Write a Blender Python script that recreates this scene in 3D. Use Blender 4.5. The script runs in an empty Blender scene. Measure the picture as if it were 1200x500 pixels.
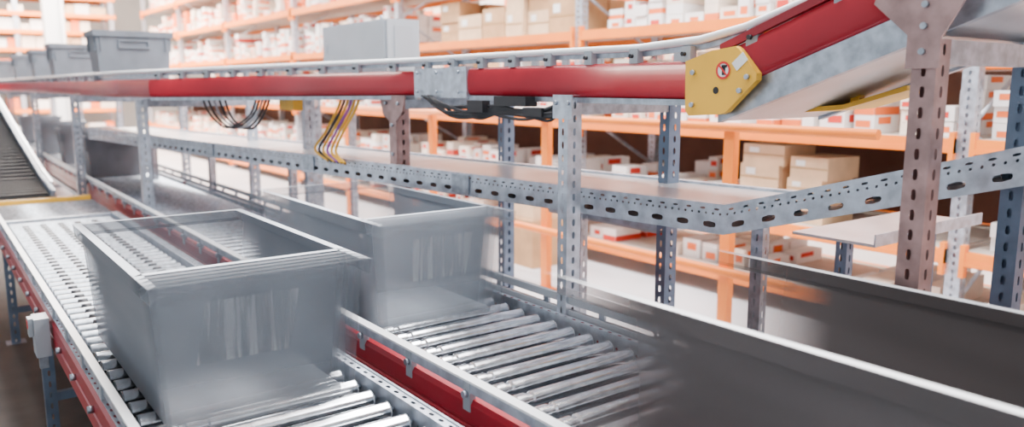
import bpy, math, random
from mathutils import Vector, Matrix
random.seed(7)
sc = bpy.context.scene
V = Vector

# ------------------------------------------------------------ materials
def mat(name, col, rough=0.5, metal=0.0, noise=0.0, nscale=8.0, stretch=(1,1,1), emis=None, coat=0.0, col2=None, rvar=0.0):
    m = bpy.data.materials.new(name); m.use_nodes = True
    nt = m.node_tree; b = nt.nodes['Principled BSDF']
    b.inputs['Base Color'].default_value = (*col, 1)
    b.inputs['Roughness'].default_value = rough
    b.inputs['Metallic'].default_value = metal
    if coat: b.inputs['Coat Weight'].default_value = coat
    if noise > 0 or col2:
        tc = nt.nodes.new('ShaderNodeTexCoord'); mp = nt.nodes.new('ShaderNodeMapping')
        mp.inputs['Scale'].default_value = stretch
        n = nt.nodes.new('ShaderNodeTexNoise'); n.inputs['Scale'].default_value = nscale
        n.inputs['Detail'].default_value = 5
        r = nt.nodes.new('ShaderNodeValToRGB')
        c2 = col2 if col2 else tuple(min(1, c*(1+noise)) for c in col)
        c1 = col if col2 else tuple(c*(1-noise) for c in col)
        r.color_ramp.elements[0].position = .35; r.color_ramp.elements[0].color = (*c1, 1)
        r.color_ramp.elements[1].position = .65; r.color_ramp.elements[1].color = (*c2, 1)
        nt.links.new(tc.outputs['Object'], mp.inputs[0]); nt.links.new(mp.outputs[0], n.inputs['Vector'])
        nt.links.new(n.outputs['Fac'], r.inputs[0]); nt.links.new(r.outputs[0], b.inputs['Base Color'])
        if rvar:
            mr = nt.nodes.new('ShaderNodeMapRange')
            mr.inputs['To Min'].default_value = rough-rvar; mr.inputs['To Max'].default_value = rough+rvar
            nt.links.new(n.outputs['Fac'], mr.inputs['Value']); nt.links.new(mr.outputs[0], b.inputs['Roughness'])
    if emis:
        b.inputs['Emission Color'].default_value = (*emis[0], 1); b.inputs['Emission Strength'].default_value = emis[1]
    return m

GALV = mat('galvanised_steel', (.40,.44,.50), .36, .85, noise=.24, nscale=25, rvar=.1)
GALVL = mat('galvanised_light', (.52,.565,.64), .36, .7, noise=.20, nscale=20, rvar=.08)
POSTR = mat('red_reflect_steel', (.34,.22,.21), .40, .55, noise=.25, nscale=14)  # steel with its red reflection put into the base colour
POSTB = mat('blue_grey_steel', (.15,.20,.28), .42, .5, noise=.15, nscale=12)
RED = mat('red_paint', (.36,.002,.016), .36, 0, noise=.12, nscale=3, coat=.05)
REDD = mat('dark_red_paint', (.22,.003,.012), .35)
ORANGE = mat('orange_paint', (1.0,.23,.012), .42, 0, noise=.08, nscale=4)
ROLL = mat('roller_chrome', (.78,.81,.85), .17, 1.0, noise=.14, nscale=30, rvar=.06)
ROLL2 = mat('roller_zinc', (.40,.43,.47), .34, .9, noise=.25, nscale=40, rvar=.08)
WHITEP = mat('white_plastic', (.82,.83,.85), .4)
GREYP = mat('grey_plastic', (.34,.37,.41), .45)
DARK = mat('dark_rubber', (.015,.016,.02), .6)
GAPSHADE = mat('roller_gap_shade', (.022,.026,.034), .5, .3)  # dark colour standing in for the shade between rollers
BELT = mat('belt_rubber', (.030,.027,.026), .55, noise=.3, nscale=30)
YEL = mat('yellow_paint', (.86,.46,.03), .4, noise=.08, nscale=6)
YCAB = mat('yellow_cable', (.80,.42,.02), .5)
PCAB = mat('purple_cable', (.26,.07,.36), .5)
KRAFT = mat('kraft_cardboard', (.50,.29,.14), .85, noise=.12, nscale=6)
KRAFT2 = mat('pale_cardboard', (.70,.48,.29), .85, noise=.1, nscale=6)
WBOX = mat('white_carton', (.90,.88,.86), .7, noise=.04, nscale=6)
CBOX = mat('cream_carton', (.88,.76,.64), .7, noise=.06, nscale=6)
OBOX = mat('orange_print', (.90,.17,.03), .6)
RBOX = mat('red_print', (.65,.035,.02), .6)
TAPE = mat('packing_tape', (.42,.24,.10), .3)
BACKP = mat('brown_back_panel', (.13,.055,.035), .7, noise=.2, nscale=3)
SHELF = mat('shelf_board', (.48,.42,.37), .7, noise=.1, nscale=8)
BOXG = mat('cabinet_grey', (.36,.40,.44), .4, noise=.04, nscale=5)
DECK = mat('steel_deck', (.58,.59,.61), .3, .7, noise=.10, nscale=4, rvar=.06)
SIGNW = mat('sign_white', (.85,.85,.82), .5)
SIGNR = mat('sign_red', (.7,.02,.02), .5)
BLUE = mat('blue_tape', (.03,.2,.55), .5)

# ------------------------------------------------------------ mesh builder
class MB:
    def __init__(s): s.v=[]; s.f=[]; s.m=[]; s.sm=[]; s.mats=[]
    def mi(s, m):
        if m not in s.mats: s.mats.append(m)
        return s.mats.index(m)
    def face(s, pts, m, smooth=False):
        i=len(s.v); s.v += [tuple(p) for p in pts]; s.f.append(tuple(range(i,i+len(pts)))); s.m.append(s.mi(m)); s.sm.append(smooth)
    def box(s, c, d, m, M=None):
        hx,hy,hz = d[0]/2,d[1]/2,d[2]/2
        i=len(s.v)
        for z in (-hz,hz):
            for x,y in ((-hx,-hy),(hx,-hy),(hx,hy),(-hx,hy)):
                p=V((x,y,z))
                if M: p = M @ p
                s.v.append(tuple(p+V(c)))
        for q in ((3,2,1,0),(4,5,6,7),(0,1,5,4),(1,2,6,5),(2,3,7,6),(3,0,4,7)):
            s.f.append(tuple(i+k for k in q)); s.m.append(s.mi(m)); s.sm.append(False)
    def cyl(s, a, b, r, m, seg=12, cap=True, r2=None):
        a=V(a); b=V(b); ax=(b-a).normalized()
        t = V((0,0,1)) if abs(ax.z)<.9 else V((1,0,0))
        u=ax.cross(t).normalized(); w=ax.cross(u)
        r2 = r if r2 is None else r2
        i=len(s.v)
        for c,rr in ((a,r),(b,r2)):
            for k in range(seg):
                t=2*math.pi*k/seg; s.v.append(tuple(c+u*rr*math.cos(t)+w*rr*math.sin(t)))
        for k in range(seg):
            k2=(k+1)%seg; s.f.append((i+k,i+seg+k,i+seg+k2,i+k2)); s.m.append(s.mi(m)); s.sm.append(True)
        if cap:
            s.f.append(tuple(i+k for k in range(seg))); s.m.append(s.mi(m)); s.sm.append(False)
            s.f.append(tuple(i+seg+k for k in reversed(range(seg)))); s.m.append(s.mi(m)); s.sm.append(False)
    def cell(s, O, L, W, l0, l1, w0, w1, hl, hw, m):
        cl=(l0+l1)/2; cw=(w0+w1)/2
        def P(a,b): return tuple(O+L*a+W*b)
        out=[(l0,w0),(cl,w0),(l1,w0),(l1,cw),(l1,w1),(cl,w1),(l0,w1),(l0,cw)]
        if hl>=hw: c=(hl/2-hw*.29*.5, hw/2*.72)
        else: c=(hl/2*.72, hw/2-hl*.29*.5)
        inn=[(cl-c[0],cw-c[1]),(cl,cw-hw/2),(cl+c[0],cw-c[1]),(cl+hl/2,cw),(cl+c[0],cw+c[1]),(cl,cw+hw/2),(cl-c[0],cw+c[1]),(cl-hl/2,cw)]
        i=len(s.v); s.v += [P(*p) for p in out]+[P(*p) for p in inn]
        for k in range(8):
            k2=(k+1)%8; s.f.append((i+k,i+k2,i+8+k2,i+8+k)); s.m.append(s.mi(m)); s.sm.append(False)
    def panel(s, O, L, W, length, strips, m):
        O=V(O); L=V(L).normalized(); W=V(W).normalized()
        for (w0,w1,p,hl,hw) in strips:
            if not p:
                s.face([O+W*w0, O+L*length+W*w0, O+L*length+W*w1, O+W*w1], m); continue
            n=max(1,int(length/p)); p2=length/n
            for k in range(n): s.cell(O,L,W,k*p2,(k+1)*p2,w0,w1,hl,hw,m)
    def post(s, x, y, z0, z1, m, wx=.07, wy=.055, ang=0):
        c,sn=math.cos(ang),math.sin(ang); X=V((c,sn,0)); Y=V((-sn,c,0)); C=V((x,y,0)); Z=V((0,0,1)); H=z1-z0
        st=lambda w:[(0,w*.3,0,0,0),(w*.3,w*.7,.05,.028,w*.22),(w*.7,w,0,0,0)]
        b=C-X*wx/2-Y*wy/2+Z*z0
        s.panel(b,Z,X,H,st(wx),m)
        s.panel(b,Z,Y,H,st(wy),m)
        s.panel(b+X*wx,Z,Y,H,st(wy),m)
        s.panel(b+Y*wy,Z,X,H,[(0,wx*.25,0,0,0)],m)
        s.panel(b+Y*wy,Z,X,H,[(wx*.75,wx,0,0,0)],m)
        s.box(C+Z*(z0+.004),(wx+.06,wy+.06,.008),m)
    def sweep(s, path, prof, m, closed=True, smooth=False, caps=True):
        """prof (o,z); o>0 to the clockwise side of travel"""
        path=[V(p) for p in path]; n=len(path); rings=[]
        for i,p in enumerate(path):
            ds=[]
            if i>0: ds.append((path[i]-path[i-1]))
            if i<n-1: ds.append((path[i+1]-path[i]))
            ns=[]
            for d in ds:
                d2=V((d.x,d.y,0)).normalized(); ns.append(V((d2.y,-d2.x,0)))
            if len(ns)==2:
                a=(ns[0]+ns[1]).normalized(); nn=a/max(.3,a.dot(ns[0]))
            else: nn=ns[0]
            rings.append([p+nn*o+V((0,0,z)) for o,z in prof])
        k=len(prof); i0=len(s.v)
        for r in rings: s.v += [tuple(q) for q in r]
        rng = k if closed else k-1
        for i in range(n-1):
            for j in range(rng):
                j2=(j+1)%k
                s.f.append((i0+i*k+j,i0+i*k+j2,i0+(i+1)*k+j2,i0+(i+1)*k+j)); s.m.append(s.mi(m)); s.sm.append(smooth)
        if closed and caps:
            s.f.append(tuple(i0+j for j in range(k))); s.m.append(s.mi(m)); s.sm.append(False)
            s.f.append(tuple(i0+(n-1)*k+j for j in reversed(range(k)))); s.m.append(s.mi(m)); s.sm.append(False)
    def tube(s, path, r, m, seg=8):
        path=[V(p) for p in path]; n=len(path); i0=len(s.v)
        up=None
        for i,p in enumerate(path):
            d=(path[min(n-1,i+1)]-path[max(0,i-1)]).normalized()
            if up is None: up = V((0,0,1)) if abs(d.z)<.9 else V((1,0,0))
            u=d.cross(up).normalized(); w=u.cross(d).normalized(); up=w
            for k in range(seg):
                t=2*math.pi*k/seg; s.v.append(tuple(p+u*r*math.cos(t)+w*r*math.sin(t)))
        for i in range(n-1):
            for k in range(seg):
                k2=(k+1)%seg
                s.f.append((i0+i*seg+k,i0+i*seg+k2,i0+(i+1)*seg+k2,i0+(i+1)*seg+k)); s.m.append(s.mi(m)); s.sm.append(True)
    def build(s, name, loc=(0,0,0), rot=0, parent=None):
        me=bpy.data.meshes.new(name); me.from_pydata(s.v,[],s.f); me.update()
        for m in s.mats: me.materials.append(m)
        me.polygons.foreach_set('material_index', s.m); me.polygons.foreach_set('use_smooth', s.sm)
        o=bpy.data.objects.new(name, me); o.location=loc; o.rotation_euler=(0,0,rot); sc.collection.objects.link(o)
        if parent: o.parent=parent
        return o

def rect(o0,z0,o1,z1): return [(o0,z0),(o1,z0),(o1,z1),(o0,z1)]
def circ(o,z,r,n=8): return [(o+r*math.cos(2*math.pi*k/n), z+r*math.sin(2*math.pi*k/n)) for k in range(n)]

ZR=.75
Y=V((0,1,0)); Z=V((0,0,1)); X=V((1,0,0))
def redprof(o, z0, z1, t=.035):
    h=z1-z0
    return [(o-t,z0),(o-.006,z0),(o,z0+.08*h),(o,z0+.42*h),(o-.004,z0+.45*h),(o-.004,z0+.5*h),(o,z0+.53*h),(o,z0+.9*h),(o-.008,z1),(o-t,z1)]
def roundprof(o, z0, z1, t=.05, n=10):
    zc=(z0+z1)/2; h=(z1-z0)/2; out=[(o-t,z0)]
    for k in range(n+1):
        a=-math.pi/2+math.pi*k/n
        out.append((o-.022+.022*math.cos(a)**.7 if math.cos(a)>0 else o-.022, zc+h*math.sin(a)))
    out.append((o-t,z1)); return out

# ------------------------------------------------------------ lower roller conveyors
def rollers(mb, x0, x1, y0, y1, pitch, r, groove=True, RM=None):
    RM=RM or ROLL
    y=y0
    while y<y1:
        z=ZR-r
        if groove:
            xs=[x0,x0+.07,x0+.076,x0+.09,x0+.096,x0+.13,x0+.136,x0+.15,x0+.156,x1]
            rs=[r,r,r-.005,r-.005,r,r,r-.005,r-.005,r,r]
            for a in range(len(xs)-1):
                mb.cyl((xs[a],y,z),(xs[a+1],y,z),rs[a],RM,20,False,rs[a+1])
        else: mb.cyl((x0,y,z),(x1,y,z),r,RM,14,False)
        mb.cyl((x0-.004,y,z),(x0,y,z),r,GREYP,14); mb.cyl((x1,y,z),(x1+.004,y,z),r,GREYP,14)
        mb.cyl((x0-.02,y,z),(x1+.02,y,z),.007,GALV,6)
        y+=pitch
def legs(mb, xs, ys, ztop, m=GALV):
    for y in ys:
        for x in xs: mb.post(x,y,0,ztop,m,.05,.05)
        mb.box(((xs[0]+xs[1])/2,y,ztop-.04),(xs[1]-xs[0],.04,.06),m)
        mb.box(((xs[0]+xs[1])/2,y,.22),(xs[1]-xs[0],.03,.04),m)

# --- lane 2 (right lane)
m=MB()
rollers(m,1.235,1.90,-.2,4.0,.104,.026)
rollers(m,1.235,1.90,4.05,20,.112,.026,False,ROLL2)
lo,hi=-.3,20.2
for (x,sgn) in ((1.20,-1),(1.935,1)):
    m.panel((x,lo,ZR-.11),Y,Z,8,[(0,.05,.10,.05,.02),(.05,.10,.05,.012,.012),(.10,.125,0,0,0)],GALVL)
    m.box((x,14,ZR-.05),(.003,12.4,.12),GALVL)
    m.panel((x if sgn>0 else x-.028,lo,ZR+.012),Y,X,8,[(0,.028,.05,.02,.011)],GALVL)
    m.box((x+sgn*.014,14,ZR+.012),(.028,12.4,.003),GALVL)
m.sweep([(1.9,hi,0),(1.9,lo,0)],rect(0,ZR-.10,.66,ZR-.095),GAPSHADE)  # added sheet below the rollers, its dark colour paints the gap shade
m.panel((1.235,lo,ZR-.062),Y,X,8,[(0,.05,.05,.022,.02)],GALV)
m.sweep([(1.165,hi,0),(1.165,lo,0)],redprof(0,ZR-.115,ZR+.03),RED)
m.sweep([(1.975,hi,0),(1.975,lo,0)],redprof(0,ZR-.12,ZR+.0),RED)
m.sweep([(1.165,hi,0),(1.165,lo,0)],rect(-.05,ZR-.16,.012,ZR-.125),GALV)
m.sweep([(1.175,hi,0),(1.175,lo,0)],rect(-.008,ZR+.052,.012,ZR+.085),GALVL)
m.sweep([(1.175,hi,0),(1.175,lo,0)],rect(-.014,ZR+.083,.018,ZR+.09),WHITEP)
m.sweep([(1.985,hi,0),(1.985,lo,0)],rect(-.01,ZR+.055,.01,ZR+.085),GREYP)
m.sweep([(1.985,hi,0),(1.985,lo,0)],rect(-.01,ZR+.005,.01,ZR+.03),GREYP)
y=lo+.1
while y<12:
    m.box((1.172,y,ZR+.04),(.02,.035,.09),GREYP); m.cyl((1.15,y,ZR+.045),(1.162,y,ZR+.045),.011,GALV,8)
    m.box((1.99,y,ZR+.02),(.012,.03,.12),GALV)
    y+=.33
legs(m,(1.20,1.95),[.2,1.9,3.6,5.3,7.2,9,11,13,15,17,19],ZR-.16)
m.build('roller_conveyor')

# --- lane 1 (left lane)
m=MB()
rollers(m,.41,1.005,-.2,3.0,.108,.027)
rollers(m,.41,1.005,3.03,6.1,.092,.022,False,ROLL2)
lo,hi=-.3,6.15
for x in (.385,1.03):
    m.panel((x,lo,ZR-.11),Y,Z,hi-lo,[(0,.05,.10,.05,.02),(.05,.10,.05,.012,.012),(.10,.125,0,0,0)],GALVL)
m.panel((.34,lo,ZR+.016),Y,X,hi-lo,[(0,.022,.05,.02,.01),(.022,.046,.05,.012,.008)],GALVL)
m.panel((1.03,lo,ZR+.016),Y,X,hi-lo,[(0,.03,.05,.022,.012)],GALVL)
m.sweep([(1.005,hi,0),(1.005,lo,0)],rect(0,ZR-.095,.595,ZR-.09),GAPSHADE)  # same added dark sheet, painted shade under the left lane's rollers
m.sweep([(.335,hi,0),(.335,lo,0)],redprof(0,ZR-.13,ZR+.01),RED)
m.sweep([(1.063,hi,0),(1.063,lo,0)],rect(-.004,ZR-.1,.004,ZR+.02),GALV)
m.sweep([(.355,hi,0),(.355,lo,0)],rect(-.008,ZR+.03,.008,ZR+.06),GALVL)
m.sweep([(.355,hi,0),(.355,lo,0)],rect(-.012,ZR+.06,.012,ZR+.067),WHITEP)
for k in range(int(3.0/.092)):
    for x in (.47,.57,.67,.77,.87): m.cyl((x,3.076+k*.092,ZR-.022),(x+.035,3.076+k*.092,ZR-.022),.026,DARK,10)
y=lo+.1
while y<hi:
    m.box((.35,y,ZR+.03),(.016,.035,.06),GREYP); m.cyl((.318,y+.1,ZR-.05),(.337,y+.1,ZR-.05),.012,GALV,8)
    y+=.33
legs(m,(.37,1.04),[.3,2.2,4.1,5.9],ZR-.12,POSTB)
m.box((.30,3.45,ZR-.05),(.05,.10,.15),GREYP); m.box((.268,3.45,ZR-.01),(.02,.05,.07),GREYP); m.box((.30,3.45,ZR-.14),(.03,.03,.08),GALV)
m.box((.258,3.45,ZR+.0),(.004,.03,.03),SIGNR)
m.build('roller_conveyor')

m=MB()
m.panel((1.085,-.3,ZR-.24),Y,X,6.4,[(0,.03,.06,.03,.012),(.03,.05,0,0,0)],GALV)
m.panel((1.085,-.3,ZR-.32),Y,Z,6.4,[(0,.08,.08,.04,.02)],GALV)
for yy in (.5,2.1,3.8,5.5): m.post(1.115,yy,0,ZR-.32,GALV,.04,.04)
m.build('cable_duct')

# --- transfer deck + inclined belt coming in from far left
m=MB()
for k in range(10):
    m.cyl((.15,6.25+k*.09,ZR-.02),(1.06,6.25+k*.09,ZR-.02),.02,ROLL2,10)
m.box((.6,6.17,ZR-.04),(.9,.03,.10),GALVL); m.box((.6,7.12,ZR-.03),(.9,.03,.12),YEL)
m.box((.12,6.65,ZR-.03),(.03,.95,.12),RED); m.box((.12,6.65,ZR+.04),(.03,.95,.03),GALVL)
m.box((.6,6.65,ZR-.08),(.9,.9,.03),DARK)
for x in (.16,1.03):
    for yy in (6.2,7.1): m.post(x,yy,0,ZR-.1,POSTB,.05,.05)
m.cyl((.05,6.2,ZR-.08),(.05,6.45,ZR-.08),.05,GREYP,14); m.box((.05,6.33,ZR),(.05,.06,.08),BLUE)
m.build('transfer_conveyor')
m=MB()
P=[(.80,7.2,.78),(.80,7.8,.84),(.76,9.0,1.10),(.70,10.8,1.52),(.68,11.4,1.6)]
m.sweep(P,rect(-.5,-.06,-.02,.0),BELT)
m.sweep(P,rect(-.54,-.12,-.5,.05),POSTB); m.sweep(P,rect(-.02,-.12,.02,.05),POSTB)
m.sweep(P,rect(-.01,.10,.01,.12),GALV)
def zi(y):
    for a,b in zip(P[:-1],P[1:]):
        if a[1]<=y<=b[1]:
            t=(y-a[1])/(b[1]-a[1]); return a[0]+(b[0]-a[0])*t, a[2]+(b[2]-a[2])*t
    return P[-1][0],P[-1][2]
y=7.25
while y<11.3:
    x,z=zi(y); m.box((x-.26,y,z+.01),(.47,.03,.03),DARK); y+=.1
for y in (7.35,8.9,11.0):
    x,z=zi(y)
    for dx in (-.52,0): m.post(x+dx,y,0,z-.1,POSTB,.05,.05)
m.build('incline_belt_conveyor')

# ------------------------------------------------------------ upper conveyor
A=[(1.15,20,1.61),(1.15,6.9,1.61),(1.16,6.4,1.612),(1.26,5.8,1.615)]
B=[A[-1],(2.0,3.5,1.645)]
C=[(2.0,3.5,1.645),(2.0,3.03,1.65)]
D=[(2.0,3.03,1.65),(2.0,1.62,1.65)]
sl=math.tan(math.radians(20))
E=[(2.0,1.62,1.65),(2.0,-.9,1.65+2.52*sl)]
m=MB()
pr=roundprof(.0,-.045,.078)
for pth in (A,B,D): m.sweep(pth,pr,RED,smooth=True)
m.sweep(C,rect(-.035,-.055,.006,.085),GALVL)
for z in (-.03,.06):
    for y in (3.08,3.27,3.45): m.cyl((1.985,y,1.65+z),(1.975,y,1.65+z),.008,GALV,8)
full=A+[B[-1],C[-1],D[-1]]
m.sweep(full,rect(-.56,-.045,-.525,.078),GALV)
m.sweep(full,rect(-.52,.045,-.04,.055),BELT)
m.sweep(full,rect(-.5,-.05,-.06,-.04),GALV)
m.sweep([D[0],D[1]],rect(-.04,-.065,-.01,-.045),GALV)
m.sweep([B[0],B[1]],rect(-.04,-.065,-.01,-.045),GALV)
m.sweep(E,roundprof(.0,-.03,.10),RED,smooth=True)
m.sweep(E,rect(-.03,-.115,-.004,-.03),GALV)
m.sweep(E,rect(-.58,-.12,-.55,.10),GALV)
m.sweep(E,rect(-.55,-.11,-.03,-.10),DECK)
m.sweep(E,rect(-.55,.05,-.03,.06),BELT)
m.sweep(E,rect(-.018,.10,.0,.125),REDD)
full2=full+[E[-1]]
def smoothpath(p, it=2):
    p=[V(q) for q in p]
    for _ in range(it):
        q=[p[0]]
        for a,b in zip(p[:-1],p[1:]):
            L=(b-a).length; t=min(.25,.18/L)
            q += [a.lerp(b,t),a.lerp(b,1-t)]
        q.append(p[-1]); p=q
    return p
sp=smoothpath(full2)
m.sweep(sp,circ(-.02,.128,.013,10),WHITEP,smooth=True)
m.sweep(sp,circ(-.50,.155,.014,10),WHITEP,smooth=True)
m.sweep(sp,rect(-.05,.098,-.03,.118),GALV)
def clips(a,b,step):
    a=V(a);b=V(b);L=(b-a).length;n=int(L/step); d=(b-a).normalized(); nn=V((d.y,-d.x,0)).normalized(); ang=math.atan2(d.y,d.x)
    R=Matrix.Rotation(ang,3,'Z')
    for i in range(n+1):
        p=a+d*(i+.4)*L/(n+1)
        m.box(p+nn*-.02+V((0,0,.10)),(.04,.03,.05),GREYP,R)
        m.box(p+nn*-.50+V((0,0,.11)),(.04,.02,.09),GREYP,R)
        m.cyl(p+nn*.0+V((0,0,.1)),p+nn*.012+V((0,0,.1)),.008,DARK,6)
clips(A[0],A[1],.5); clips(*B,.27); clips(*D,.25); clips(*E,.3); clips(*C,.25)
m.sweep([E[0],E[1]],rect(-.52,-.06,-.49,-.03),GALV)
m.build('upper_belt_conveyor')

# yellow knee bracket with warning sign
m=MB()
def plate(mb,pts,x0,x1,mt):
    n=len(pts); i=len(mb.v)
    mb.v += [(x0,a,b) for a,b in pts]+[(x1,a,b) for a,b in pts]
    mb.f.append(tuple(i+k for k in range(n))); mb.m.append(mb.mi(mt)); mb.sm.append(False)
    mb.f.append(tuple(i+n+k for k in reversed(range(n)))); mb.m.append(mb.mi(mt)); mb.sm.append(False)
    for k in range(n):
        k2=(k+1)%n; mb.f.append((i+k,i+n+k,i+n+k2,i+k2)); mb.m.append(mb.mi(mt)); mb.sm.append(False)
kp=[(1.725,1.725),(1.62,1.755),(1.535,1.765),(1.52,1.755),(1.455,1.685),(1.455,1.665),(1.56,1.57),(1.58,1.563),(1.705,1.555),(1.72,1.572)]
plate(m,kp,1.965,1.99,YEL)
plate(m,kp,2.56,2.575,YEL)
for a,b in ((1.69,1.59),(1.69,1.69),(1.485,1.675),(1.51,1.635)): m.cyl((1.966,a,b),(1.955,a,b),.008,GALV,8)
def disc(mb,c,r0,r1,mt,x,n=28):
    for k in range(n):
        t0=2*math.pi*k/n;t1=2*math.pi*(k+1)/n
        q=lambda r,t:(x,c[0]+r*math.cos(t),c[1]+r*math.sin(t))
        mb.face([q(r0,t0),q(r0,t1),q(r1,t1),q(r1,t0)],mt)
c=(1.575,1.695)
disc(m,c,0,.026,SIGNW,1.9640); disc(m,c,.020,.027,SIGNR,1.9632)
m.box((1.9625,c[0],c[1]),(.001,.046,.005),SIGNR,Matrix.Rotation(math.radians(45),3,'X'))
m.box((1.9635,c[0]-.002,c[1]-.002),(.001,.012,.024),DARK); m.box((1.9635,c[0]-.004,c[1]+.012),(.001,.02,.008),DARK)
disc(m,(1.60,1.635),0,.011,DARK,1.9640)
m.box((1.964,1.515,1.72),(.001,.05,.03),SIGNW,Matrix.Rotation(math.radians(-40),3,'X'))
m.build('yellow_knee_bracket')

def frame(name, pts, zt, mts, w=(.07,.055), bracket=None):
    m=MB()
    for (x,y),mt in zip(pts,mts): m.post(x,y,0,zt,mt,*w)
    a,b=V((*pts[0],zt-.03)),V((*pts[1],zt-.03)); d=b-a; ang=math.atan2(d.y,d.x)
    m.box((a+b)/2,(d.length,.045,.06),GALV,Matrix.Rotation(ang,3,'Z'))
    m.box((a+b)/2-V((0,0,1.25)),(d.length,.03,.04),GALV,Matrix.Rotation(ang,3,'Z'))
    if bracket: bracket(m)
    return m.build(name)
def brA(m):
    m.box((1.962,2.32,1.57),(.006,.11,.09),GALVL)
    for a in (-.035,.035): m.cyl((1.96,2.32+a,1.585),(1.95,2.32+a,1.585),.009,GALV,8)
def brC(m):
    plate(m,[(3.53,1.60),(3.80,1.60),(3.77,1.50),(3.70,1.47),(3.70,1.2),(3.63,1.2),(3.63,1.47),(3.56,1.52)],1.955,1.962,POSTR)
    for a in (3.6,3.73): m.cyl((1.955,a,1.56),(1.945,a,1.56),.009,GALV,8)
    m.cyl((1.955,3.665,1.45),(1.945,3.665,1.45),.009,GALV,8); m.cyl((1.955,3.665,1.3),(1.945,3.665,1.3),.009,GALV,8)
def brB(m):
    z0=1.65+(1.62-.96)*sl
    plate(m,[(1.10,z0-.04),(1.08,z0+.02),(.86,z0+.12),(.84,z0+.03),(.93,z0-.13),(.93,z0-.2),(1.01,z0-.2),(1.01,z0-.12)],1.945,1.953,POSTR)
    for a,b in ((1.05,0),(.9,.05),(.97,-.05),(.97,-.10),(.97,-.16)): m.cyl((1.945,a,z0+b),(1.936,a,z0+b),.008,GALV,8)
frame('conveyor_support_frame',[(2.0,2.32),(2.56,2.32)],1.6,[GALVL,POSTB],bracket=brA)
frame('conveyor_support_frame',[(1.99,.97),(2.56,.97)],1.76,[POSTR,POSTB],w=(.065,.06),bracket=brB)
frame('conveyor_support_frame',[(2.0,3.66),(2.56,3.5)],1.59,[POSTR,POSTB],bracket=brC)
frame('conveyor_support_frame',[(1.25,6.0),(2.03,6.05)],1.56,[GALVL,GALVL])
frame('conveyor_support_frame',[(2.05,5.0),(2.35,5.6)],1.56,[GALV,GALV])
for yy in (8,11,14,17): frame('conveyor_support_frame',[(1.12,yy),(2.03,yy)],1.56,[GALV,GALV])

# ------------------------------------------------------------ mid-level tray conveyor, knee then rising
m=MB()
P1=V((1.30,8.6,1.248)); P3=V((2.18,1.72,1.248))
d1=(P3-P1).normalized(); n1=V((-d1.y,d1.x,0))
P4=P3+d1*2.2+V((0,0,2.2*.285))
def chan(a,b):
    d=(b-a); L=d.length; d=d.normalized()
    m.panel(a+V((0,0,-.105)),d,Z,L,[(0,.012,0,0,0),(.012,.05,.11,.05,.022),(.05,.062,0,0,0),(.062,.078,.028,.009,.009),(.078,.094,.056,.02,.008),(.094,.105,0,0,0)],GALVL)
    m.panel(a,d,n1,L,[(0,.035,0,0,0)],GALVL); m.panel(a+V((0,0,-.105)),d,n1,L,[(0,.03,.056,.02,.01)],GALVL)
chan(P1,P3); chan(P3,P4)
w=.50
Q1=P1+n1*w; Q3=P3+n1*w; Q4=P4+n1*w
up=V((0,0,-.010))
m.face([P1+up,P3+up,Q3+up,Q1+up],DECK); m.face([P3+up,P4+up,Q4+up,Q3+up],DECK)
lowv=V((0,0,-.085))
m.face([P1+lowv,P3+lowv,Q3+lowv,Q1+lowv],GALV); m.face([P3+lowv,P4+lowv,Q4+lowv,Q3+lowv],DECK)
chan(Q1,Q3); chan(Q3,Q4)
for t in (.06,.25,.45,.65,.85,.985):
    p=P1.lerp(P3,t)+n1*w*.9; m.post(p.x,p.y,0,1.14,GALV,.05,.05,math.atan2(d1.y,d1.x))
for t in (.45,.95):
    p=P3.lerp(P4,t)+n1*w*.9; m.post(p.x,p.y,0,p.z-.11,POSTB,.06,.05)
R1=Matrix.Rotation(math.atan2(d1.y,d1.x),3,'Z')
for t in (.2,.4,.6,.8):
    p=P1.lerp(P3,t); m.box(p-n1*.006+V((0,0,-.05)),(.12,.006,.085),GALV,R1)
m.build('mid_level_conveyor')
m=MB()
m.box((2.78,2.72,1.02),(.5,.75,.012),DECK); m.box((2.53,2.72,1.05),(.006,.75,.05),GALVL)
for a in (2.4,3.0): m.box((2.78,a,1.085),(.03,.03,.12),GALV)
m.build('drip_tray')
m=MB()
m.box((3.35,1.75,1.04),(.9,.36,.012),DECK); m.box((3.35,1.57,1.06),(.9,.006,.05),GALVL)
for a in (3.0,3.7): m.post(a,1.75,0,1.03,POSTB,.05,.05)
m.build('drip_tray')

# ------------------------------------------------------------ control cabinet
m=MB()
cx,cy,cz=2.62,5.24,1.915
m.box((cx,cy,cz),(.24,1.02,.33),BOXG); m.box((cx-.126,cy,cz),(.012,.98,.30),BOXG)
m.box((cx-.134,cy+.42,cz),(.006,.03,.06),GREYP)
m.box((cx,cy-.513,cz),(.14,.006,.24),GREYP)
for a in (-.4,.4): m.cyl((cx-.1,cy+a,cz+.165),(cx-.1,cy+a,cz+.19),.012,GALV,8)
m.box((cx,cy,1.735),(.24,.98,.03),GALV)
for a in (-.42,.42): m.post(cx+.05,cy+a,0,1.72,GALV,.045,.045)
m.build('control_cabinet')

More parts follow.
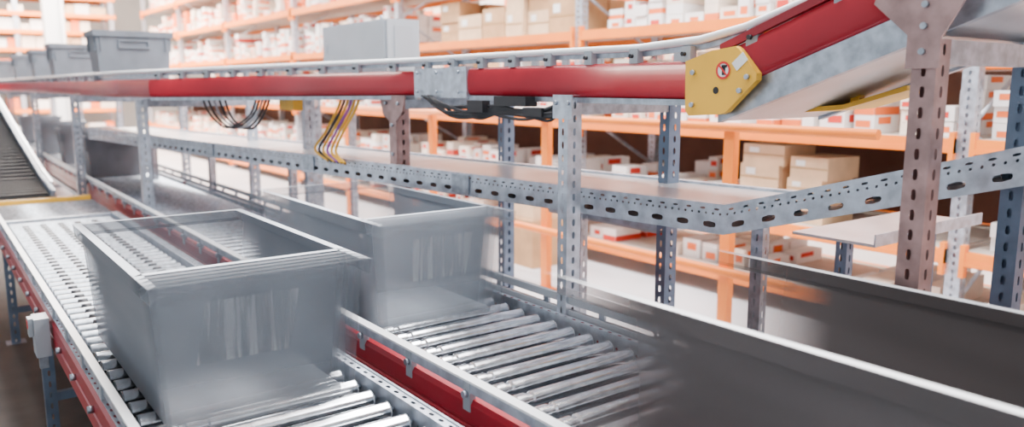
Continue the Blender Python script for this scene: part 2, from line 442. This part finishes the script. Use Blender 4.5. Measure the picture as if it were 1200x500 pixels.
# ------------------------------------------------------------ cables
def cat(pts,n=10):
    pts=[V(p) for p in pts]; P=[pts[0]]+pts+[pts[-1]]; out=[]
    for i in range(1,len(P)-2):
        for k in range(n):
            t=k/n; a,b,c,d=P[i-1],P[i],P[i+1],P[i+2]
            out.append(.5*((2*b)+(-a+c)*t+(2*a-5*b+4*c-d)*t*t+(-a+3*b-3*c+d)*t**3))
    out.append(pts[-1]); return out
m=MB(); r=random.uniform
for k in range(13):
    m.tube(cat([(1.97+r(-.01,.02),3.35+r(-.05,.05),1.6),(1.97,3.2,1.55+r(-.02,.02)),(1.98,3.0+r(-.1,.1),1.53+r(-.035,.03)),(1.98,2.75,1.55+r(-.03,.02)),(1.97,2.5+r(-.1,.05),1.52+r(-.02,.04)),(1.99,2.38,1.58)]),.006,DARK)
m.box((1.99,2.66,1.585),(.06,.22,.04),DARK); m.box((1.98,2.5,1.545),(.05,.12,.035),DARK)
m.box((1.97,2.9,1.56),(.04,.12,.05),DARK)
m.build('cable_bundle')
m=MB()
for k in range(6):
    o=k*.045
    m.tube(cat([(1.93-.0,3.98+o,1.60),(1.90,3.98+o,1.52),(1.88,4.12+o,1.38),(1.86,4.16+o*1.3,1.28),(1.84,4.0+o,1.23)]),.008,[YCAB,YCAB,PCAB,YCAB,DARK,YCAB][k])
m.build('hanging_cables')
m=MB()
for k in range(5):
    o=k*.06
    m.tube(cat([(1.52+o*.3,5.5-o,1.58),(1.54+o*.3,5.4-o,1.46-o*.1),(1.60+o*.3,5.25-o,1.38),(1.66,5.0-o,1.46),(1.7,4.95-o,1.58)]),.007,[DARK,DARK,GREYP,DARK,DARK][k])
m.box((1.80,4.65,1.55),(.06,.22,.09),YEL)
m.build('hanging_cables')
m=MB()
m.sweep([(2.45,1.58,1.575),(2.45,1.42,1.59),(2.45,1.22,1.65)],rect(-.10,-.015,.08,.0),YEL)
m.box((2.45,1.42,1.61),(.03,.03,.05),YEL)
m.build('yellow_catch_plate')

# ------------------------------------------------------------ totes
def totemat(name, col, L, fn=.0, ff=.0, nearA=1.0, farA=1.0, zfade=None, col2=None, rough=.62, const=None):
    m=bpy.data.materials.new(name); m.use_nodes=True; nt=m.node_tree; b=nt.nodes['Principled BSDF']
    N=nt.nodes.new; K=nt.links.new
    tc=N('ShaderNodeTexCoord'); mp=N('ShaderNodeMapping'); mp.inputs['Scale'].default_value=(6,.8,4)
    n=N('ShaderNodeTexNoise'); n.inputs['Scale'].default_value=1.0; n.inputs['Detail'].default_value=2
    K(tc.outputs['Object'],mp.inputs[0]); K(mp.outputs[0],n.inputs['Vector'])
    r=N('ShaderNodeValToRGB'); r.color_ramp.elements[0].position=.3; r.color_ramp.elements[1].position=.7
    c2=col2 or tuple(min(1,c*1.35) for c in col)
    r.color_ramp.elements[0].color=(*col,1); r.color_ramp.elements[1].color=(*c2,1)
    K(n.outputs['Fac'],r.inputs[0]); K(r.outputs[0],b.inputs['Base Color'])
    b.inputs['Roughness'].default_value=rough
    b.inputs['Specular IOR Level'].default_value=.35
    if const is not None or fn or ff:
        s=N('ShaderNodeSeparateXYZ'); K(tc.outputs['Object'],s.inputs[0]); outs=[]
        def mr(sock,f0,f1,t0):
            a=N('ShaderNodeMapRange'); a.interpolation_type='SMOOTHSTEP'
            a.inputs['From Min'].default_value=f0; a.inputs['From Max'].default_value=f1
            a.inputs['To Min'].default_value=t0; a.inputs['To Max'].default_value=1
            K(sock,a.inputs['Value']); outs.append(a.outputs[0])
        if fn: mr(s.outputs['Y'],-L/2,-L/2+fn,nearA)
        if ff: mr(s.outputs['Y'],L/2,L/2-ff,farA)
        if zfade: mr(s.outputs['Z'],0,zfade[0],zfade[1])
        v=N('ShaderNodeValue'); v.outputs[0].default_value=1 if const is None else const; out=v.outputs[0]
        for o in outs:
            mu=N('ShaderNodeMath'); mu.operation='MULTIPLY'; K(out,mu.inputs[0]); K(o,mu.inputs[1]); out=mu.outputs[0]
        K(out,b.inputs['Alpha'])
    return m
def tote(name, loc, W, L, H, body, rim, labels=None, ribs=True, near=None):
    """near: list of (dy, material) end-wall layers; None -> plain end wall"""
    m=MB(); t=.035
    def ring(z,ins): return [V((-W/2+ins,-L/2+ins,z)),V((W/2-ins,-L/2+ins,z)),V((W/2-ins,L/2-ins,z)),V((-W/2+ins,L/2-ins,z))]
    r0=ring(.0,t+.012); r1=ring(H-.03,.022)
    for k in range(4):
        k2=(k+1)%4
        if k==0 and near:
            for dy,nm in near:
                o=V((0,dy,0)); m.face([r0[k]+o,r0[k2]+o,r1[k2]+o,r1[k]+o],nm)
        else: m.face([r0[k],r0[k2],r1[k2],r1[k]],body)
    m.face(r0[::-1],body)
    s0=ring(H-.045,.004); s1=ring(H,0); s2=ring(H,.026); s3=ring(H-.03,.026)
    for k in range(4):
        k2=(k+1)%4
        if k==0 and near:
            for dy,nm in near:
                o=V((0,dy,0))
                m.face([s0[k]+o,s0[k2]+o,s1[k2]+o,s1[k]+o],nm)
                m.face([s1[k]+o,s1[k2]+o,s2[k2]+o,s2[k]+o],rim if nm is near[-1][1] else nm)
        else:
            m.face([s0[k],s0[k2],s1[k2],s1[k]],body)
            m.face([s1[k],s1[k2],s2[k2],s2[k]],rim)
            m.face([s2[k],s2[k2],s3[k2],s3[k]],body)
            m.face([r1[k],r1[k2],s0[k2],s0[k]],body)
    if ribs:
        for sx in (-1,1):
            for a in (-.36,.36): m.box((sx*(W/2-.022),a*L,H-.10),(.018,.012,.11),body)
        for sy in (-1,1):
            for a in (-.40,.40): m.box((a*W,sy*(L/2-.022),H-.10),(.012,.018,.11),body)
            m.box((0,sy*(L/2-.020),H-.075),(.22,.022,.012),body); m.box((0,sy*(L/2-.022),H-.13),(.22,.02,.012),body)
            for a in (-.11,.11): m.box((a,sy*(L/2-.021),H-.10),(.012,.02,.066),body)
    if labels:
        for (a0,a1,z0,z1,lm,dy) in labels:
            yy=lambda z: -L/2+ (t+.012) + (z/(H-.03))*(.022-(t+.012)) -.004+dy
            m.face([(a0,yy(z0),z0),(a1,yy(z0),z0),(a1+.03,yy(z1),z1),(a0+.03,yy(z1),z1)],lm)
    return m.build(name,loc)
LAB=bpy.data.materials.new('paper_label'); LAB.use_nodes=True
nt=LAB.node_tree; b=nt.nodes['Principled BSDF']; tc=nt.nodes.new('ShaderNodeTexCoord'); mp=nt.nodes.new('ShaderNodeMapping'); mp.inputs['Scale'].default_value=(60,1,5); mp.inputs['Rotation'].default_value=(0,.8,0)
n=nt.nodes.new('ShaderNodeTexNoise'); n.inputs['Scale'].default_value=1; n.inputs['Detail'].default_value=4; rr=nt.nodes.new('ShaderNodeMapRange')
rr.inputs['From Min'].default_value=.38; rr.inputs['From Max'].default_value=.62; rr.inputs['To Min'].default_value=.06; rr.inputs['To Max'].default_value=.6
nt.links.new(tc.outputs['Object'],mp.inputs[0]); nt.links.new(mp.outputs[0],n.inputs['Vector']); nt.links.new(n.outputs['Fac'],rr.inputs['Value']); nt.links.new(rr.outputs[0],b.inputs['Alpha'])
b.inputs['Base Color'].default_value=(.75,.77,.80,1)
RIM=(.46,.50,.55); G1=(.115,.13,.155); G2=(.20,.22,.25)
def layers(col,col2,L,last,zf):
    out=[]
    for dy,a in ((0,.10),(.04,.15),(.08,.24),(.12,.40)):
        out.append((dy,totemat('tote_trail',col2,L,const=a,zfade=(.25,.15),col2=tuple(c*1.15 for c in col2))))
    out.append((.165,totemat('tote_end_moving',col,L,const=last,zfade=zf,col2=col2)))
    return out
L=1.16
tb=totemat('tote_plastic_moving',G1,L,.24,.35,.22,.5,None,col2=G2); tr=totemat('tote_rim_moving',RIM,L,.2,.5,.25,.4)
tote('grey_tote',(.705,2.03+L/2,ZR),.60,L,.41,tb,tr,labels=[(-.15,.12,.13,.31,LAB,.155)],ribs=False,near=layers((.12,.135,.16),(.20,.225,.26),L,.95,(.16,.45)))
L=1.28
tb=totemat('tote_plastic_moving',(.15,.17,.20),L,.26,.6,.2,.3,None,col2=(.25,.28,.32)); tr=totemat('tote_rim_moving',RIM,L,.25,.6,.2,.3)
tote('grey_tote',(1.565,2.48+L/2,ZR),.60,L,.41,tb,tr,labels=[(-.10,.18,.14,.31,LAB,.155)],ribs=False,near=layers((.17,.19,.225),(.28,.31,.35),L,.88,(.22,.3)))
L=1.6
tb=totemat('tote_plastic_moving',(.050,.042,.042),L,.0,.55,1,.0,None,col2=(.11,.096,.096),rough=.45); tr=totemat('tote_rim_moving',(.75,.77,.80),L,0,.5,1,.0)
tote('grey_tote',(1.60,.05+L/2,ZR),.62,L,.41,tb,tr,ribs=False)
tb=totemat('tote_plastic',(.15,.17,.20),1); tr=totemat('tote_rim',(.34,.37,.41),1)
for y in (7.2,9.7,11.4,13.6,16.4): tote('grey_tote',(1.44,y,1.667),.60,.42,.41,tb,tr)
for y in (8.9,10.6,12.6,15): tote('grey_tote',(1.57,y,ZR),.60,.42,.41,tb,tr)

# ------------------------------------------------------------ racks
def carton(mb,x0,y0,z0,dx,dy,dz,kind):
    mt={'w':WBOX,'c':CBOX,'k':KRAFT,'p':KRAFT2,'o':OBOX}[kind]
    mb.box((x0+dx/2,y0+dy/2,z0+dz/2),(dx,dy,dz),mt)
    x=x0-.002; y=y0-.002
    if kind in 'wc':
        c=random.choice([OBOX,OBOX,RBOX]); q=random.random()
        if q<.6:
            a,bb=random.uniform(.05,.3),random.uniform(.65,.95); zz=random.uniform(.1,.5)
            mb.face([(x,y0+dy*a,z0+dz*zz),(x,y0+dy*bb,z0+dz*zz),(x,y0+dy*bb,z0+dz*min(.92,zz+.4)),(x,y0+dy*a,z0+dz*min(.92,zz+.4))],c)
            mb.face([(x0+dx*.15,y,z0+dz*.5),(x0+dx*.65,y,z0+dz*.5),(x0+dx*.65,y,z0+dz*.9),(x0+dx*.15,y,z0+dz*.9)],c)
        elif q<.85:
            mb.face([(x,y0,z0),(x,y0+dy,z0),(x,y0+dy,z0+dz*.45),(x,y0,z0+dz*.45)],c)
            mb.face([(x0,y,z0),(x0+dx,y,z0),(x0+dx,y,z0+dz*.45),(x0,y,z0+dz*.45)],c)
    elif kind in 'kp':
        mb.face([(x,y0,z0+dz*.47),(x,y0+dy,z0+dz*.47),(x,y0+dy,z0+dz*.53),(x,y0,z0+dz*.53)],TAPE)
        mb.face([(x,y0+dy*.6,z0+dz*.6),(x,y0+dy*.85,z0+dz*.6),(x,y0+dy*.85,z0+dz*.85),(x,y0+dy*.6,z0+dz*.85)],SIGNW)
        mb.face([(x0+dx*.45,y0,z0+dz+.002),(x0+dx*.55,y0,z0+dz+.002),(x0+dx*.55,y0+dy,z0+dz+.002),(x0+dx*.45,y0+dy,z0+dz+.002)],TAPE)
def fill(mb,x0,x1,y0,y1,z,hmax,kinds='wwwcco',gap=.12,big=False,dens=1,cap=None,ystart=None,lay=4):
    if cap: hmax=min(hmax,cap)
    if ystart: y0=max(y0,ystart)
    y=y0+.04
    while y<y1-.15:
        k=random.choice(kinds)
        dy=random.uniform(.11,.22) if not big else random.uniform(.3,.5)
        dz=random.uniform(.08,.16) if not big else random.uniform(.22,.34)
        if y+dy>y1: break
        if random.random()<gap: y+=random.uniform(.1,.4); continue
        if random.random()>dens: y+=dy; continue
        dx=random.uniform(.25,.4); xs=x0+random.uniform(.03,.12)
        while xs+dx<x1:
            zz=z; n=random.randint(1,lay)
            while n and zz+dz<z+hmax:
                j=random.uniform(-.012,.012)
                carton(mb,xs+j,y+abs(j),zz,dx,dy-.02,dz-.003,k if random.random()<.8 else random.choice(kinds)); zz+=dz; n-=1
            xs+=dx+random.uniform(.02,.1)
        y+=dy+random.uniform(0,.03)
def rack(x0,depth,ys,levels,zt,seed,back=(),cfg=None):
    random.seed(seed)
    m=MB(); x1=x0+depth
    for y in ys:
        for x in (x0,x1): m.post(x+(.04 if x==x0 else -.04),y,0,zt,GALVL,.08,.09)
        z=.3; k=0
        while z<zt-.5:
            a=(x0+.06,y,z) if k%2==0 else (x1-.06,y,z); bb=(x1-.06,y,z+.55) if k%2==0 else (x0+.06,y,z+.55)
            m.cyl(a,bb,.014,GALVL,6); z+=.55; k+=1
    for y0,y1 in zip(ys[:-1],ys[1:]):
        for z in levels:
            for x in (x0-.012,x1+.012):
                m.box((x,(y0+y1)/2,z-.045),(.04,y1-y0-.09,.09),ORANGE)
                if x<x0: m.box((x-.018,(y0+y1)/2,z-.07),(.012,y1-y0-.09,.03),ORANGE)
            for y in (y0+.06,y1-.06): m.box((x0-.012,y,z-.06),(.05,.03,.2),ORANGE)
            m.box(((x0+x1)/2,(y0+y1)/2,z-.012),(depth-.02,y1-y0-.1,.02),SHELF)
        for (za,zb) in back: m.box((x1+.05,(y0+y1)/2,(za+zb)/2),(.01,y1-y0-.02,zb-za),BACKP)
    mb=MB()
    for i,(y0,y1) in enumerate(zip(ys[:-1],ys[1:])):
        for li,z in enumerate(levels):
            hm=(levels[li+1]-z-.14) if li+1<len(levels) else .7
            c=cfg(i,li) if cfg else dict()
            if c is None: continue
            fill(mb,x0+.02,x1-.05,y0+.08,y1-.08,z,hm,**c)
    p=m.build('pallet_rack'); mb.build('rack_cartons',parent=p)
ys=[-1.3,2.2,5.7,9.2,12.7,16.2,19.7,23.2]
levels=[.22,.66,1.335,2.15,2.85,3.55]
def cfg(i,li):
    if li==0: return dict(kinds='wwc',gap=.3,dens=.7,cap=.2,lay=2)
    if li==1: return dict(kinds='wwwcc',gap=.08,cap=.38,lay=3,ystart=(3.85 if i==1 else None))
    if li==2: return dict(kinds='wwwc',gap=.2,lay=4)
    if li==3: return dict(kinds='wwwc' if i!=2 else 'kpwk',gap=.05,big=(i==2))
    return dict(kinds='wwcco',gap=.06)
rack(5.0,1.1,ys,levels,4.4,3,back=((.66,1.24),(1.34,1.75)),cfg=cfg)
rack(8.4,1.1,ys,[.3,1.1,1.9,2.7,3.5],4.6,5,cfg=lambda i,li:dict(kinds='wwccp',gap=.05,big=True))

m=MB(); random.seed(2)
for (y,z,dy,dz) in ((3.52,.66,.36,.2),(3.54,.86,.34,.2),(3.5,1.06,.36,.15),(3.16,.66,.3,.18),(3.18,.84,.28,.14),(3.14,.98,.3,.16)):
    carton(m,5.1,y,z,.4,dy,dz,'p')
m.build('kraft_carton_stack')
m=MB()
c=V((4.55,5.75,.0))
m.box(c+V((0,0,.55)),(.34,.36,.22),KRAFT2); m.box(c+V((-.02,-.0,.75)),(.25,.2,.14),WBOX); m.box(c+V((0,0,.22)),(.4,.4,.44),KRAFT)
m.build('kraft_carton_stack')

m=MB()
for y in (3.12,4.92,6.68,8.6): m.box((4.0,y,.71),(.055,.075,1.42),ORANGE); m.box((4.0,y,.005),(.16,.16,.01),ORANGE)
m.cyl((3.95,2.16,1.40),(3.95,8.7,1.40),.028,ORANGE,14)
m.cyl((3.95,2.6,.50),(3.95,8.7,.50),.028,ORANGE,14)
m.build('orange_barrier')

random.seed(11)
m=MB(); mb=MB()
for x in (-2.2,.0,2.2,4.4):
    m.post(x,24.0,0,5.0,GALVL,.1,.1); m.post(x,25.1,0,5.0,GALVL,.1,.1)
for z in (.4,1.0,1.6,2.1,2.55,3.0,3.45,3.9,4.4):
    m.box((1.1,23.93,z),(6.8,.05,.10),ORANGE); m.box((1.1,25.15,z),(6.8,.05,.10),ORANGE); m.box((1.1,24.5,z+.03),(6.7,1.1,.02),SHELF)
    x=-2.1
    while x<4.2:
        w=random.uniform(.2,.5)
        if random.random()<.8:
            h=random.uniform(.15,.32); mb.box((x+w/2,24.3,z+.05+h/2),(w-.02,.5,h),random.choice([WBOX,CBOX,CBOX,KRAFT2,OBOX]))
        x+=w
p=m.build('pallet_rack'); mb.build('rack_cartons',parent=p)
m=MB()
m.box((2.55,19,2.75),(.06,.34,5.5),WHITEP); m.box((2.4,19,2.75),(.30,.03,5.5),WHITEP); m.box((2.25,19,2.75),(.06,.34,5.5),WHITEP); m.box((2.4,19,.02),(.5,.5,.04),GALV)
m.build('steel_column')

# ------------------------------------------------------------ room
FL=mat('polished_concrete',(.66,.67,.70),.32,0,noise=.08,nscale=1.2)
DF=mat('floor_shade',(.032,.026,.022),.6,0,noise=.3,nscale=5)  # dark brown in place of shade on the concrete
WM=mat('wall_paint',(.80,.77,.73),.8,noise=.03,nscale=1)
m=MB(); m.box((5,12,-.05),(18,34,.1),FL); m.build('floor')
m=MB(); m.box((-.85,6,.003),(4.2,16,.006),DF); m.build('floor_shade_sheet')  # thin sheet added as painted floor shade, beside and under the left lane
m=MB(); m.box((14.05,12,2.9),(.1,34,5.8),WM); m.build('wall_right')
m=MB(); m.box((5,29.05,2.9),(18,.1,5.8),WM); m.build('wall_far')
m=MB(); m.box((5,12,5.85),(18,34,.1),WM); m.build('ceiling')
LAMP=mat('lamp_diffuser',(.9,.9,.9),.4,emis=((1,.95,.88),8))
m=MB()
for x in (1,4.3,7.4):
    for y in range(2,28,4): m.box((x,y,5.45),(.22,1.6,.06),LAMP); m.box((x,y,5.5),(.26,1.7,.05),WHITEP); m.cyl((x,y,5.5),(x,y,5.8),.01,GALV,6)
m.build('ceiling_lamps')

def area(name,loc,sx,sy,pw,col,rot=(0,0,0)):
    l=bpy.data.lights.new(name,'AREA'); l.shape='RECTANGLE'; l.size=sx; l.size_y=sy; l.energy=pw; l.color=col
    o=bpy.data.objects.new(name,l); o.location=loc; o.rotation_euler=rot; sc.collection.objects.link(o); return o
area('aisle_light',(3.4,6,5.35),1.2,14,1800,(.98,.98,1))
area('aisle_light',(1.0,5,5.35),.6,10,450,(.92,.96,1))
area('aisle_light',(7.3,8,5.35),.9,18,2500,(1,.95,.88))
area('aisle_light',(2.4,19.0,5.3),3,8,4600,(1,.90,.80))
w=bpy.data.worlds.new('world'); sc.world=w; w.use_nodes=True
w.node_tree.nodes['Background'].inputs[0].default_value=(.86,.93,1,1); w.node_tree.nodes['Background'].inputs[1].default_value=1.15

cam=bpy.data.cameras.new('camera'); co=bpy.data.objects.new('camera',cam); sc.collection.objects.link(co); sc.camera=co
cam.sensor_width=36; cam.lens=27.9; cam.clip_start=.02
cam.dof.use_dof=True; cam.dof.focus_distance=2.6; cam.dof.aperture_fstop=1.8
co.location=(0,0,1.65); co.rotation_euler=(math.radians(90-9.16),0,math.radians(-36.6))
